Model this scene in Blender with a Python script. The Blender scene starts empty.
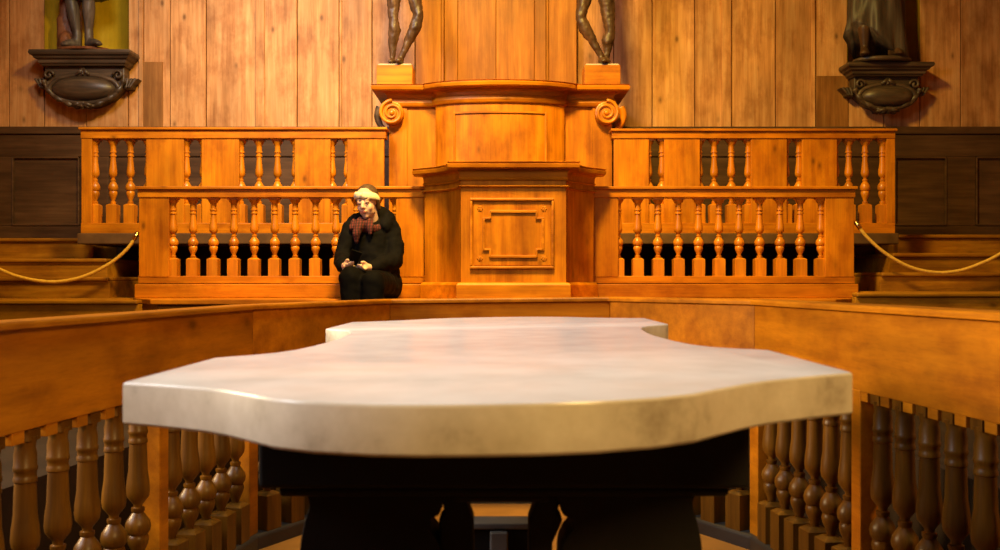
import bpy, bmesh, math, random
from mathutils import Vector, Matrix
random.seed(7)
C = bpy.context.scene.collection
PI = math.pi
F = 1000.0; CX = 500.0; HY = 279.0      # focal length in pixels, picture centre, horizon row
S = 0.92                                # size of the inner ring and table
ZC = 1.10 * S                           # camera height above the inner floor
def X(px, d): return (px - CX) * d / F
def Z(py, d): return ZC + (HY - py) * d / F

# ------------------------------------------------------------------ materials
def new_mat(name):
    m = bpy.data.materials.new(name); m.use_nodes = True
    nt = m.node_tree; b = nt.nodes['Principled BSDF']
    return m, nt, b
def mapping(nt, scale, coord='Object', randomise=True):
    tc = nt.nodes.new('ShaderNodeTexCoord'); mp = nt.nodes.new('ShaderNodeMapping')
    mp.inputs['Scale'].default_value = scale
    nt.links.new(tc.outputs[coord], mp.inputs['Vector'])
    if randomise:
        oi = nt.nodes.new('ShaderNodeObjectInfo'); ge = nt.nodes.new('ShaderNodeNewGeometry')
        ad = nt.nodes.new('ShaderNodeMath'); ad.operation = 'ADD'
        ml = nt.nodes.new('ShaderNodeMath'); ml.operation = 'MULTIPLY'; ml.inputs[1].default_value = 37.0
        nt.links.new(oi.outputs['Random'], ad.inputs[0]); nt.links.new(ge.outputs['Random Per Island'], ad.inputs[1])
        nt.links.new(ad.outputs[0], ml.inputs[0]); nt.links.new(ml.outputs[0], mp.inputs['Location'])
    return mp
def noise(nt, vec, scale, detail=4, rough=.55):
    n = nt.nodes.new('ShaderNodeTexNoise'); n.inputs['Scale'].default_value = scale
    n.inputs['Detail'].default_value = detail; n.inputs['Roughness'].default_value = rough
    nt.links.new(vec.outputs[0], n.inputs['Vector']); return n
def ramp(nt, src, stops):
    r = nt.nodes.new('ShaderNodeValToRGB'); e = r.color_ramp.elements
    e[0].position, e[0].color = stops[0][0], (*stops[0][1], 1)
    e[1].position, e[1].color = stops[-1][0], (*stops[-1][1], 1)
    for p, c in stops[1:-1]:
        q = e.new(p); q.color = (*c, 1)
    nt.links.new(src, r.inputs[0]); return r
def mix(nt, a, b, fac, mode='MIX'):
    m = nt.nodes.new('ShaderNodeMix'); m.data_type = 'RGBA'; m.blend_type = mode
    if isinstance(fac, float): m.inputs[0].default_value = fac
    else: nt.links.new(fac, m.inputs[0])
    nt.links.new(a, m.inputs[6])
    if isinstance(b, tuple): m.inputs[7].default_value = (*b, 1)
    else: nt.links.new(b, m.inputs[7])
    return m
def wood(name, dark, mid, light, axis='Z', rough=.42, knots=True, vary=.16, spec=.22, blot=.35):
    m, nt, b = new_mat(name)
    st = {'X': (1, 14, 14), 'Y': (14, 1, 14), 'Z': (14, 14, 1)}[axis]
    mp = mapping(nt, st)
    g = noise(nt, mp, 1.6, 6, .6)
    col = ramp(nt, g.outputs['Fac'], [(.32, dark), (.5, mid), (.66, light)])
    out = col.outputs[0]
    mpf = mapping(nt, tuple(1.5 if q == 1 else q * 5 for q in st))
    gf = noise(nt, mpf, 2.2, 3, .6)
    fr = ramp(nt, gf.outputs['Fac'], [(.32, (.72, .66, .58)), (.55, (1, 1, 1))])
    out = mix(nt, out, fr.outputs[0], .42, 'MULTIPLY').outputs[2]
    mp3 = mapping(nt, tuple(.9 if s == 1 else 2.2 for s in st))            # broad blotches of old varnish
    n3 = noise(nt, mp3, 1.7, 3, .6)
    bl = ramp(nt, n3.outputs['Fac'], [(.35, (1 - blot,) * 3), (.65, (1.0,) * 3)])
    out = mix(nt, out, bl.outputs[0], 1.0, 'MULTIPLY').outputs[2]
    mp4 = mapping(nt, tuple(2.2 if q == 1 else 3.4 for q in st))            # stains and hand-worn mottling
    n4 = noise(nt, mp4, 1.3, 5, .65)
    ml = ramp(nt, n4.outputs['Fac'], [(.36, (.66, .56, .48)), (.52, (1.0,) * 3), (.7, (1.0,) * 3)])
    out = mix(nt, out, ml.outputs[0], .75 if knots else .3, 'MULTIPLY').outputs[2]
    if knots:
        mp2 = mapping(nt, tuple(1.3 if s == 1 else 2.4 for s in st))
        v = nt.nodes.new('ShaderNodeTexVoronoi'); v.inputs['Scale'].default_value = 2.3
        nt.links.new(mp2.outputs[0], v.inputs['Vector'])
        kr = ramp(nt, v.outputs['Distance'], [(.04, (.9,) * 3), (.07, (.55,) * 3), (.13, (.12,) * 3), (.24, (0, 0, 0))])
        out = mix(nt, out, tuple(c * .35 for c in dark), kr.outputs[0]).outputs[2]
    if vary:
        ge = nt.nodes.new('ShaderNodeNewGeometry')
        vr = ramp(nt, ge.outputs['Random Per Island'], [(0, (1 - vary, 1 - vary * 1.1, 1 - vary * 1.2)), (1, (1, 1, 1))])
        out = mix(nt, out, vr.outputs[0], 1.0, 'MULTIPLY').outputs[2]
    nt.links.new(out, b.inputs['Base Color'])
    b.inputs['Roughness'].default_value = rough
    b.inputs['Specular IOR Level'].default_value = spec
    bp = nt.nodes.new('ShaderNodeBump'); bp.inputs['Strength'].default_value = .12; bp.inputs['Distance'].default_value = .004
    nt.links.new(g.outputs['Fac'], bp.inputs['Height']); nt.links.new(bp.outputs[0], b.inputs['Normal'])
    return m
def plain(name, c1, c2, scale=6, rough=.6, metal=0, spec=.3, bump=.0):
    m, nt, b = new_mat(name)
    mp = mapping(nt, (1, 1, 1), randomise=False)
    n = noise(nt, mp, scale, 5)
    r = ramp(nt, n.outputs['Fac'], [(.3, c1), (.7, c2)])
    nt.links.new(r.outputs[0], b.inputs['Base Color'])
    b.inputs['Roughness'].default_value = rough; b.inputs['Metallic'].default_value = metal
    b.inputs['Specular IOR Level'].default_value = spec
    if bump:
        bp = nt.nodes.new('ShaderNodeBump'); bp.inputs['Strength'].default_value = bump; bp.inputs['Distance'].default_value = .01
        nt.links.new(n.outputs['Fac'], bp.inputs['Height']); nt.links.new(bp.outputs[0], b.inputs['Normal'])
    return m
PD, PM, PL = (.50, .150, .003), (.66, .212, .004), (.75, .265, .007)
M = {}
M['pine_x'] = wood('golden_pine_lengthwise', PD, PM, PL, 'X')
M['pine_y'] = wood('golden_pine_deepwise', PD, PM, PL, 'Y')
M['pine_z'] = wood('golden_pine_upright', PD, PM, PL, 'Z')
M['turned'] = wood('turned_pine', PD, PM, PL, 'Z', rough=.33, knots=False, vary=0, spec=.5)
WD, WM, WL = (.50, .225, .075), (.70, .335, .125), (.80, .43, .185)
M['plank'] = wood('wall_plank_pine', WD, WM, WL, 'Z', rough=.55, vary=.26, spec=.2, blot=.30)
M['backing'] = wood('backing_board_pine', (.36, .118, .010), (.46, .162, .015), (.54, .21, .026), 'Z', rough=.5, knots=False, vary=.2, spec=.2, blot=.3)
M['ring_board'] = wood('ring_board_pine', (.40, .130, .003), (.50, .165, .003), (.58, .20, .005), 'Y', rough=.42, vary=.1)
M['ring_board_x'] = wood('ring_board_pine_cross', (.40, .125, .003), (.50, .160, .003), (.58, .195, .005), 'X', rough=.42, vary=.1)
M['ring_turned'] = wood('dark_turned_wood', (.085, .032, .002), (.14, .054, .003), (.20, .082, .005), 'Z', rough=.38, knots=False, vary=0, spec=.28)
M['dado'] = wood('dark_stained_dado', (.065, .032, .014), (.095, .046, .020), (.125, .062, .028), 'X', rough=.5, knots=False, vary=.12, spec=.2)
M['step'] = wood('worn_step_wood', (.28, .11, .004), (.40, .165, .006), (.50, .22, .012), 'X', rough=.5, vary=.3)
M['dark_wood'] = plain('dark_brown_wood', (.022, .013, .006), (.038, .022, .010), 4, .8, spec=.1)  # even very dark brown for the stand and the platform's support wall
M['patch'] = wood('brown_patch_board', (.22, .085, .018), (.30, .125, .03), (.38, .17, .045), 'Z', rough=.55, knots=False, vary=0, spec=.2)
M['ledge'] = plain('grey_worn_ledge', (.075, .034, .011), (.13, .062, .020), 7, .7)
M['carved'] = wood('carved_walnut', (.045, .028, .017), (.08, .05, .03), (.14, .09, .055), 'X', rough=.42, knots=False, vary=0, spec=.45)
M['statue_dark'] = wood('dark_statue_wood', (.05, .036, .028), (.09, .064, .048), (.15, .11, .08), 'Z', rough=.48, knots=False, vary=0, spec=.35)
M['statue_brown'] = wood('brown_limewood', (.045, .022, .011), (.08, .038, .018), (.14, .07, .032), 'Z', rough=.45, knots=False, vary=0, spec=.35)
M['drape'] = wood('reddish_carved_drape', (.10, .035, .014), (.17, .06, .024), (.24, .095, .04), 'Z', rough=.5, knots=False, vary=0)
M['niche'] = plain('olive_niche_paint', (.38, .24, .008), (.58, .38, .012), 3, .6)
M['plaster'] = plain('warm_plaster', (.50, .36, .22), (.58, .43, .28), 2, .8)
M['tile'] = plain('worn_brick_floor', (.20, .082, .012), (.31, .132, .022), 5, .6, bump=.1)
M['black_wood'] = plain('blackened_wood', (.006, .005, .004), (.012, .010, .008), 5, .6, spec=.15)
M['grey_stone'] = plain('grey_stone_edge', (.11, .10, .09), (.19, .175, .15), 8, .7)
M['ring_base'] = plain('dark_floor_rail', (.018, .014, .011), (.036, .029, .023), 6, .45, spec=.5)
M['rope'] = plain('gold_rope', (.55, .30, .03), (.75, .46, .07), 60, .6, bump=.4)
M['brass'] = plain('brass', (.6, .38, .12), (.7, .47, .18), 8, .3, metal=1)
M['dust'] = plain('dusty_plaster_edge', (.50, .40, .30), (.62, .52, .42), 15, .8)
# marble
m, nt, b = new_mat('white_marble')
mp = mapping(nt, (1, 1, 1), randomise=False)
n1 = noise(nt, mp, 2.2, 8, .62); n2 = noise(nt, mp, 9, 6, .6)
r1 = ramp(nt, n1.outputs['Fac'], [(.30, (.66, .65, .63)), (.5, (.73, .71, .68)), (.68, (.75, .73, .70))])
r2 = ramp(nt, n2.outputs['Fac'], [(.3, (.86, .85, .83)), (.6, (1, 1, 1))])
nt.links.new(mix(nt, r1.outputs[0], r2.outputs[0], 1.0, 'MULTIPLY').outputs[2], b.inputs['Base Color'])
b.inputs['Roughness'].default_value = .24; b.inputs['Specular IOR Level'].default_value = .45
M['marble'] = m
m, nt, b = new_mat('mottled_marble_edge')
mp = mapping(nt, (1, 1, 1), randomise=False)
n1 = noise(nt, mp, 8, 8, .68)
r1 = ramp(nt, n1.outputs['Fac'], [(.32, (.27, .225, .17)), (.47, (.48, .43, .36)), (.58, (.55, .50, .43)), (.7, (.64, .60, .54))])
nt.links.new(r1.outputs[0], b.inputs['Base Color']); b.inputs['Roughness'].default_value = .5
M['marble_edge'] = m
M['skin'] = plain('skin', (.70, .42, .34), (.76, .48, .40), 12, .55)
M['lips'] = plain('lips', (.45, .13, .12), (.5, .16, .14), 12, .45)
M['eye_line'] = plain('lash_brown', (.06, .03, .02), (.08, .04, .03), 12, .6)
M['hair'] = plain('brown_hair', (.06, .03, .016), (.11, .058, .03), 40, .5)
M['cream_knit'] = plain('cream_knit', (.80, .70, .50), (.88, .79, .60), 60, .9, bump=.4)
M['coat'] = plain('black_padded_cloth', (.0030, .0024, .0028), (.0062, .0050, .0060), 9, .8, spec=.07)
M['trousers'] = plain('black_trousers', (.0026, .0021, .0026), (.0046, .0038, .0048), 9, .8, spec=.06)
M['phone'] = plain('black_phone', (.003, .0026, .003), (.005, .0045, .005), 9, .6, spec=.05)
M['paper'] = plain('beige_leaflet', (.55, .42, .28), (.66, .52, .36), 20, .8)
m, nt, b = new_mat('red_plaid_wool')      # checked scarf
mp = mapping(nt, (1, 1, 1), randomise=False)
w1 = nt.nodes.new('ShaderNodeTexWave'); w1.bands_direction = 'X'; w1.inputs['Scale'].default_value = 17
w2 = nt.nodes.new('ShaderNodeTexWave'); w2.bands_direction = 'Z'; w2.inputs['Scale'].default_value = 17
for w in (w1, w2):
    w.inputs['Distortion'].default_value = 3.0; nt.links.new(mp.outputs[0], w.inputs['Vector'])
c1 = ramp(nt, w1.outputs['Fac'], [(.2, (.045, .011, .013)), (.7, (.145, .020, .021))])
c2 = ramp(nt, w2.outputs['Fac'], [(.3, (.55, .5, .5)), (.7, (1, 1, 1))])
nt.links.new(mix(nt, c1.outputs[0], c2.outputs[0], 1.0, 'MULTIPLY').outputs[2], b.inputs['Base Color'])
b.inputs['Roughness'].default_value = .9
M['scarf'] = m

# ------------------------------------------------------------------ object helpers
def obj(name, bm, mat, parent=None, smooth=False, bevel=0, seg=2):
    bmesh.ops.recalc_face_normals(bm, faces=bm.faces)
    me = bpy.data.meshes.new(name); bm.to_mesh(me); bm.free()
    o = bpy.data.objects.new(name, me); C.objects.link(o)
    for q in (mat if isinstance(mat, list) else [mat]): me.materials.append(q)
    if parent: o.parent = parent
    if smooth:
        for p in me.polygons: p.use_smooth = True
    if bevel:
        bv = o.modifiers.new('bevel', 'BEVEL'); bv.width = bevel; bv.segments = seg; bv.limit_method = 'ANGLE'
        bv.angle_limit = math.radians(35)
    return o
def auto_smooth(o, deg=35):
    a = math.radians(deg); me = o.data
    for p in me.polygons: p.use_smooth = True
    bm = bmesh.new(); bm.from_mesh(me)
    for e in bm.edges: e.smooth = e.calc_face_angle(0) < a
    bm.to_mesh(me); bm.free(); return o
def thing(name, label, cat, loc=(0, 0, 0), group=None):
    o = bpy.data.objects.new(name, None); C.objects.link(o); o.location = loc; o.empty_display_size = .1
    o['label'] = label; o['category'] = cat
    if group: o['group'] = group
    bpy.context.view_layer.update()
    return o
def tag(o, label, cat, group=None):
    o['label'] = label; o['category'] = cat
    if group: o['group'] = group
    return o
def struct(o): o['kind'] = 'structure'; return o
def box(bm, x0, x1, y0, y1, z0, z1):
    v = [bm.verts.new((x, y, z)) for x in (x0, x1) for y in (y0, y1) for z in (z0, z1)]
    for f in ((0, 1, 3, 2), (4, 6, 7, 5), (0, 4, 5, 1), (2, 3, 7, 6), (0, 2, 6, 4), (1, 5, 7, 3)):
        bm.faces.new([v[i] for i in f])
    return v
def shift(bm, off):
    for v in bm.verts: v.co -= Vector(off)
    return bm
def prism_y(bm, pts, y0, y1):               # outline in x,z pushed along y
    a = [bm.verts.new((x, y0, z)) for x, z in pts]; c = [bm.verts.new((x, y1, z)) for x, z in pts]
    bm.faces.new(a); bm.faces.new(c[::-1])
    n = len(pts)
    for i in range(n): bm.faces.new((a[i], c[i], c[(i + 1) % n], a[(i + 1) % n]))
def prism_z(bm, pts, z0, z1):
    a = [bm.verts.new((x, y, z0)) for x, y in pts]; c = [bm.verts.new((x, y, z1)) for x, y in pts]
    bm.faces.new(a[::-1]); bm.faces.new(c)
    n = len(pts)
    for i in range(n): bm.faces.new((a[i], a[(i + 1) % n], c[(i + 1) % n], c[i]))
def lathe(bm, prof, cx=0, cy=0, seg=24, arc=2 * PI, a0=0, sx=1, sy=1):
    full = abs(arc - 2 * PI) < 1e-6
    k = seg if full else seg + 1
    rings = []
    for r, z in prof:
        rings.append([bm.verts.new((cx + sx * r * math.cos(a0 + arc * i / seg), cy + sy * r * math.sin(a0 + arc * i / seg), z)) for i in range(k)])
    for a, c in zip(rings, rings[1:]):
        for i in range(seg):
            j = (i + 1) % k
            bm.faces.new((a[i], a[j], c[j], c[i]))
    if full:
        bm.faces.new(rings[0][::-1]); bm.faces.new(rings[-1])
def normals2(path, closed=False):
    out = []
    n = len(path)
    for i in range(n):
        p = Vector(path[i])
        a = (p - Vector(path[i - 1])).normalized() if (i > 0 or closed) else None
        c = (Vector(path[(i + 1) % n]) - p).normalized() if (i < n - 1 or closed) else None
        if a is None: a = c
        if c is None: c = a
        na = Vector((-a.y, a.x)); nc = Vector((-c.y, c.x))
        mm = (na + nc)
        if mm.length < 1e-6: mm = na
        mm.normalize(); mm = mm / max(.35, mm.dot(na))
        out.append(mm)
    return out
def offset(path, d): return [tuple(Vector(p) + n * d) for p, n in zip(path, normals2(path))]
def sweep(bm, path, prof, sgn=1, closed_prof=True):
    # profile of (offset, z) carried along an open plan path; positive offset to the left of travel * sgn
    ns = normals2(path)
    rings = [[bm.verts.new((p[0] + n.x * o * sgn, p[1] + n.y * o * sgn, z)) for o, z in prof] for p, n in zip(path, ns)]
    k = len(prof)
    for a, c in zip(rings, rings[1:]):
        for i in range(k if closed_prof else k - 1):
            j = (i + 1) % k
            bm.faces.new((a[i], c[i], c[j], a[j]))
    if closed_prof:
        bm.faces.new(rings[0]); bm.faces.new(rings[-1][::-1])
def tube(bm, pts, r, seg=10, rad=None):
    pts = [Vector(p) for p in pts]; rings = []
    up = Vector((0, 0, 1))
    for i, p in enumerate(pts):
        t = (pts[min(i + 1, len(pts) - 1)] - pts[max(i - 1, 0)]).normalized()
        u = t.cross(Vector((0, 1, 0)))
        if u.length < .1: u = t.cross(up)
        u.normalize(); w = t.cross(u)
        rr = rad[i] if rad else r
        rings.append([bm.verts.new(p + (u * math.cos(2 * PI * k / seg) + w * math.sin(2 * PI * k / seg)) * rr) for k in range(seg)])
    for a, c in zip(rings, rings[1:]):
        for i in range(seg):
            j = (i + 1) % seg
            bm.faces.new((a[i], a[j], c[j], c[i]))
    bm.faces.new(rings[0][::-1]); bm.faces.new(rings[-1])
def spline(pts, n=8):
    P = [Vector(p) for p in pts]; out = []
    for i in range(len(P) - 1):
        p0 = P[max(i - 1, 0)]; p1 = P[i]; p2 = P[i + 1]; p3 = P[min(i + 2, len(P) - 1)]
        for k in range(n):
            t = k / n
            out.append(.5 * ((2 * p1) + (p2 - p0) * t + (2 * p0 - 5 * p1 + 4 * p2 - p3) * t * t + (3 * p1 - p0 - 3 * p2 + p3) * t ** 3))
    out.append(P[-1]); return out
def ball(bm, c, r, rot=None, seg=16):
    if not hasattr(r, '__len__'): r = (r, r, r)
    mt = Matrix.Translation(Vector(c))
    if rot is not None: mt = mt @ rot
    mt = mt @ Matrix.Diagonal((r[0], r[1], r[2], 1))
    bmesh.ops.create_uvsphere(bm, u_segments=seg, v_segments=max(8, seg * 3 // 4), radius=1, matrix=mt)
def cap(bm, p0, r0, p1, r1, seg=14):        # tapered limb with round ends
    p0, p1 = Vector(p0), Vector(p1); d = p1 - p0
    ball(bm, p0, r0, seg=seg); ball(bm, p1, r1, seg=seg)
    q = d.to_track_quat('Z', 'Y').to_matrix().to_4x4()
    mt = Matrix.Translation((p0 + p1) / 2) @ q
    bmesh.ops.create_cone(bm, cap_ends=True, segments=seg, radius1=r0, radius2=r1, depth=d.length, matrix=mt)
def chain(bm, pts):                          # (point, radius) ...
    for (a, ra), (c, rc) in zip(pts, pts[1:]): cap(bm, a, ra, c, rc)
def blob(name, bm, mat, voxel, parent=None, smooth_it=3, disp=0, dscale=.1):
    o = obj(name, bm, mat, parent, smooth=True)
    r = o.modifiers.new('remesh', 'REMESH'); r.mode = 'VOXEL'; r.voxel_size = voxel; r.use_smooth_shade = True
    s = o.modifiers.new('smooth', 'SMOOTH'); s.iterations = smooth_it; s.factor = .5
    if disp:
        t = bpy.data.textures.new(name + '_folds', 'CLOUDS'); t.noise_scale = dscale; t.noise_depth = 2
        d = o.modifiers.new('folds', 'DISPLACE'); d.texture = t; d.strength = disp; d.mid_level = .5
    return o

# ------------------------------------------------------------------ balusters
def baluster_bm(h, w, stout=False):
    """square-footed turned baluster hanging from z=h to z=0; w = width of its widest bulb"""
    R = w / 2
    prof = [(0, 1.05), (.03, 1.05), (.05, .95), (.075, .62), (.10, .56), (.145, .56), (.15, .68), (.165, .68), (.17, .54),
            (.19, .54), (.195, .66), (.21, .66), (.215, .52), (.26, .55), (.32, .66), (.37, .78), (.405, .82), (.43, .76), (.45, .55), (.462, .36),
            (.475, .34), (.48, .52), (.495, .52), (.505, .44), (.525, .66), (.55, .92), (.575, 1.0), (.60, .94), (.617, .76), (.62, .70), (.625, .78),
            (.645, .84), (.67, .76), (.695, .58), (.72, .42), (.738, .36), (.742, .56), (.757, .56), (.765, .5), (.782, .5)]
    if stout:                               # parapet form: longer vase on a thicker neck, bulbs lower down
        q = []
        for t, r in prof:
            if .09 < t < .45: r = r * (1.28 if r < .6 else 1.12)
            if t > .215: t = .215 + (t - .215) * 1.19 if t < .46 else .507 + (t - .46) * .93
            q.append((t, r))
        prof = [(max(p[0], .03), p[1] * (.72 if p[0] < .06 else 1)) for p in q if p[0] < .80]
    bm = bmesh.new()
    lathe(bm, [(r * R, h * (1 - t)) for t, r in reversed(prof)], seg=20)
    q = R * 1.06
    box(bm, -q, q, -q, q, 0, h * .213)
    a = [bm.verts.new((x, y, h * .213)) for x, y in ((-q, -q), (q, -q), (q, q), (-q, q))]
    c = [bm.verts.new((x, y, h * .232)) for x, y in ((-q * .55, -q * .55), (q * .55, -q * .55), (q * .55, q * .55), (-q * .55, q * .55))]
    for i in range(4): bm.faces.new((a[i], a[(i + 1) % 4], c[(i + 1) % 4], c[i]))
    bm.faces.new(c)
    g = q * .62 if stout else q
    box(bm, -g, g, -g, g, h * (.955 if stout else .972), h)
    return bm
def baluster_proto(h, w, mat, stout=False):
    o = obj('baluster', baluster_bm(h, w, stout), mat); auto_smooth(o, 40); return o
def put(proto, parent, loc, sz=1, rz=0, used=[]):
    if proto.name in used: o = proto.copy(); C.objects.link(o)
    else: o = proto; used.append(proto.name)
    o.parent = parent; o.location = loc; o.scale = (1, 1, sz); o.rotation_euler = (0, 0, rz); return o

# ================================================================== ROOM SHELL
DW = 8.9                                     # back wall
XS = 4.75                                    # side walls
ZT = ZC + 4.6
ZD = ZC + 1.335                               # top of the dado
FP = ZC - .58                                # raised stand the public sits on
bm = bmesh.new(); box(bm, -XS, XS, -4.5, DW + .5, -.1, 0); struct(obj('floor', bm, M['tile']))
bm = bmesh.new(); box(bm, -XS - .1, XS + .1, -4.6, DW + .6, ZT, ZT + .1); struct(obj('ceiling', bm, M['pine_x']))
bm = bmesh.new(); box(bm, -XS - .12, -XS, -4.6, DW + .5, 0, ZT); struct(obj('wall_left', bm, M['plank']))
bm = bmesh.new(); box(bm, XS, XS + .12, -4.6, DW + .5, 0, ZT); struct(obj('wall_right', bm, M['plank']))
bm = bmesh.new(); box(bm, -XS, XS, -4.62, -4.5, 0, ZT); struct(obj('wall_front', bm, M['plank']))
# back wall of upright planks with grooves and cover battens, two niches left open
nL = (X(44, DW), X(128, DW), Z(50, DW)); nR = (X(848, DW), X(920, DW), Z(62, DW))
NT = ZC + 3.9
seams = [-XS, X(9, DW), X(44, DW), X(86, DW), X(128, DW), X(143.5, DW), X(170, DW), X(206, DW), X(258, DW), X(297, DW), X(339, DW), X(372, DW), X(415, DW), X(444, DW),
         X(496, DW), X(546, DW), X(577, DW), X(614, DW), X(652.5, DW), X(695, DW), X(725, DW), X(776, DW), X(815, DW), X(848, DW), X(884, DW), X(920, DW), X(961, DW), XS]
bm = bmesh.new()
for a, c in zip(seams, seams[1:]):
    zb = 0
    mid = (a + c) / 2; j = random.uniform(0, .012); g = .0035
    spans = [(ZD - .02, ZT)]
    for n in (nL, nR):
        if n[0] < mid < n[1]: spans = [(ZD - .02, n[2]), (NT, ZT)]
    for z0, z1 in spans: box(bm, a + g, c - g, DW + j, DW + .08, z0, z1)
for x0, x1 in ((255.5, 265), (721.5, 731), (139, 143.5), (339.5, 342), (811, 815)):      # narrow cover battens
    box(bm, X(x0, DW), X(x1, DW), DW - .014, DW + .03, ZD, ZT)
box(bm, -XS, XS, DW + .32, DW + .45, 0, ZT)
box(bm, -XS, XS, DW + .08, DW + .33, 0, ZD - .02)
struct(obj('wall_back', bm, M['plank'], bevel=.004, seg=1))
# patched-in boards
for k, (x0, x1, y0, y1) in enumerate(((143.5, 163, 62, 131), (816, 848, 76, 131))):
    bm = bmesh.new(); box(bm, X(x0, DW), X(x1, DW), DW - .008, DW + .02, Z(y1, DW), Z(y0, DW))
    struct(obj('trim_%d' % (k + 1), bm, M['patch'], bevel=.003, seg=1))
# niches
for k, n in enumerate((nL, nR)):
    bm = bmesh.new(); cx = (n[0] + n[1]) / 2; r = (n[1] - n[0]) / 2
    lathe(bm, [(r, n[2]), (r, NT - r * .2)], cx, DW + .012, 24, PI, 0, sy=.27 / r)
    a = [bm.verts.new((cx + r * math.cos(PI * i / 24), DW + .012 + .27 * math.sin(PI * i / 24), n[2])) for i in range(25)]
    bm.faces.new(a)
    a = [bm.verts.new((cx + r * math.cos(PI * i / 24), DW + .012 + .27 * math.sin(PI * i / 24), NT - r * .2)) for i in range(25)]
    bm.faces.new(a)
    struct(obj('trim_%d' % (k + 3), bm, M['niche'], smooth=False))
# dado with framed panels
bm = bmesh.new()
box(bm, -XS, XS, DW - .02, DW + .05, FP, ZD)
box(bm, -XS, XS, DW - .05, DW + .02, ZD - .05, ZD + .015)
box(bm, -XS, XS, DW - .035, DW, Z(157, DW), ZD - .06)
box(bm, -XS, XS, DW - .035, DW, FP, Z(226, DW))
xs = [-XS, X(14, DW)]
for a, c in ((-XS, X(14, DW)), (X(80, DW) + .02, X(110, DW)), (X(945, DW), X(974, DW)), (X(880, DW), X(893, DW)), (X(1030, DW), XS)):
    box(bm, a, c, DW - .035, DW, Z(226, DW), Z(157, DW))
for a, c in ((14, 81), (893, 945), (974, 1030)):          # beads round each panel
    for (p, q, r0, r1) in ((a, c, 157, 159), (a, c, 224, 226)):
        box(bm, X(p, DW), X(q, DW), DW - .045, DW, Z(r1, DW), Z(r0, DW))
    for p in (a, c - 1.6):
        box(bm, X(p, DW), X(p + 1.6, DW), DW - .045, DW, Z(226, DW), Z(157, DW))
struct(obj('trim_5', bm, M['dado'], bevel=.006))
# boarded backing behind the lecturer's seat, with battens
bm = bmesh.new(); d = 8.78
for x0, x1, dd in ((415, 441, .03), (441, 444, .0), (444, 457.5, .05), (457.5, 496, .035), (496, 534.5, .035), (534.5, 546, .0), (546, 549, .045), (549, 577, .025)):
    box(bm, X(x0, d) + .001, X(x1, d) - .001, d + dd, DW + .01, ZC + .4, ZT)
struct(obj('trim_6', bm, M['backing'], bevel=.004, seg=1))

# ================================================================== RING PARAPET
V1 = (.53, 4.9); V2 = (1.016, 4.06)
def side_x(d): return 1.016 + (4.06 - d) * .1183
NEAR = .45
ringL = [(-(.985 + (4.06 - NEAR) * .137), NEAR), (-.985, V2[1]), (-V1[0], V1[1]), (V1[0], V1[1]), (V2[0], V2[1]), (side_x(NEAR), NEAR)]
ring = [(x * S, y * S) for x, y in ringL]
TILT = math.tan(math.radians(.62))
def sag(x, y): return .017 * min(1.6, max(0, (V2[1] - y / S) / (V2[1] - 2.2))) if x < -.6 else 0      # the old left-hand board hangs a little lower
def lean(bm, k=TILT, z0=0.0, h=1.0):
    for v in bm.verts:
        d = sag(v.co.x, v.co.y) if .5 < v.co.z < rz(-.2) else 0
        v.co.z += k * v.co.x * max(0, (v.co.z - z0)) / h - d
    return bm
def rz(z): return ZC + z * S
RT = thing('ring_balustrade', 'low golden wood parapet on turned balusters ringing the marble table', 'balustrade', (0, 4.9 * S, 0))
RO = (0, 4.9 * S, 0)
bm = bmesh.new()
sweep(bm, ring, [(o * S, rz(z)) for o, z in ((0, -.115), (0, -.100), (.006, -.094), (.12, -.094), (.128, -.1), (.128, -.115))])
obj('rail_cap', shift(lean(bm), RO), M['ring_board'], RT, bevel=.003)
for i, (p, q) in enumerate(zip(ring, ring[1:])):
    bm = bmesh.new(); dv = (Vector(q) - Vector(p)); u = dv.normalized()
    parts = [(p, q)]
    off_ = offset(ring, .018 * S); p2, q2 = off_[i], off_[i + 1]
    sweep(bm, [p2, q2], [(0, rz(-.366)), (0, rz(-.112)), (.03, rz(-.112)), (.03, rz(-.366))])
    obj('parapet_board', shift(lean(bm), RO), M['ring_board_x'] if i in (1, 2, 3) else M['ring_board'], RT, bevel=.003)
bm = bmesh.new()
sweep(bm, ring, [(o, z) for o, z in ((-.002, -.01), (-.002, .045), (.006, .055), (.10, .055), (.11, .045), (.11, -.01))])
obj('floor_rail', shift(bm, RO), M['ring_base'], RT, bevel=.004)
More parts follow.
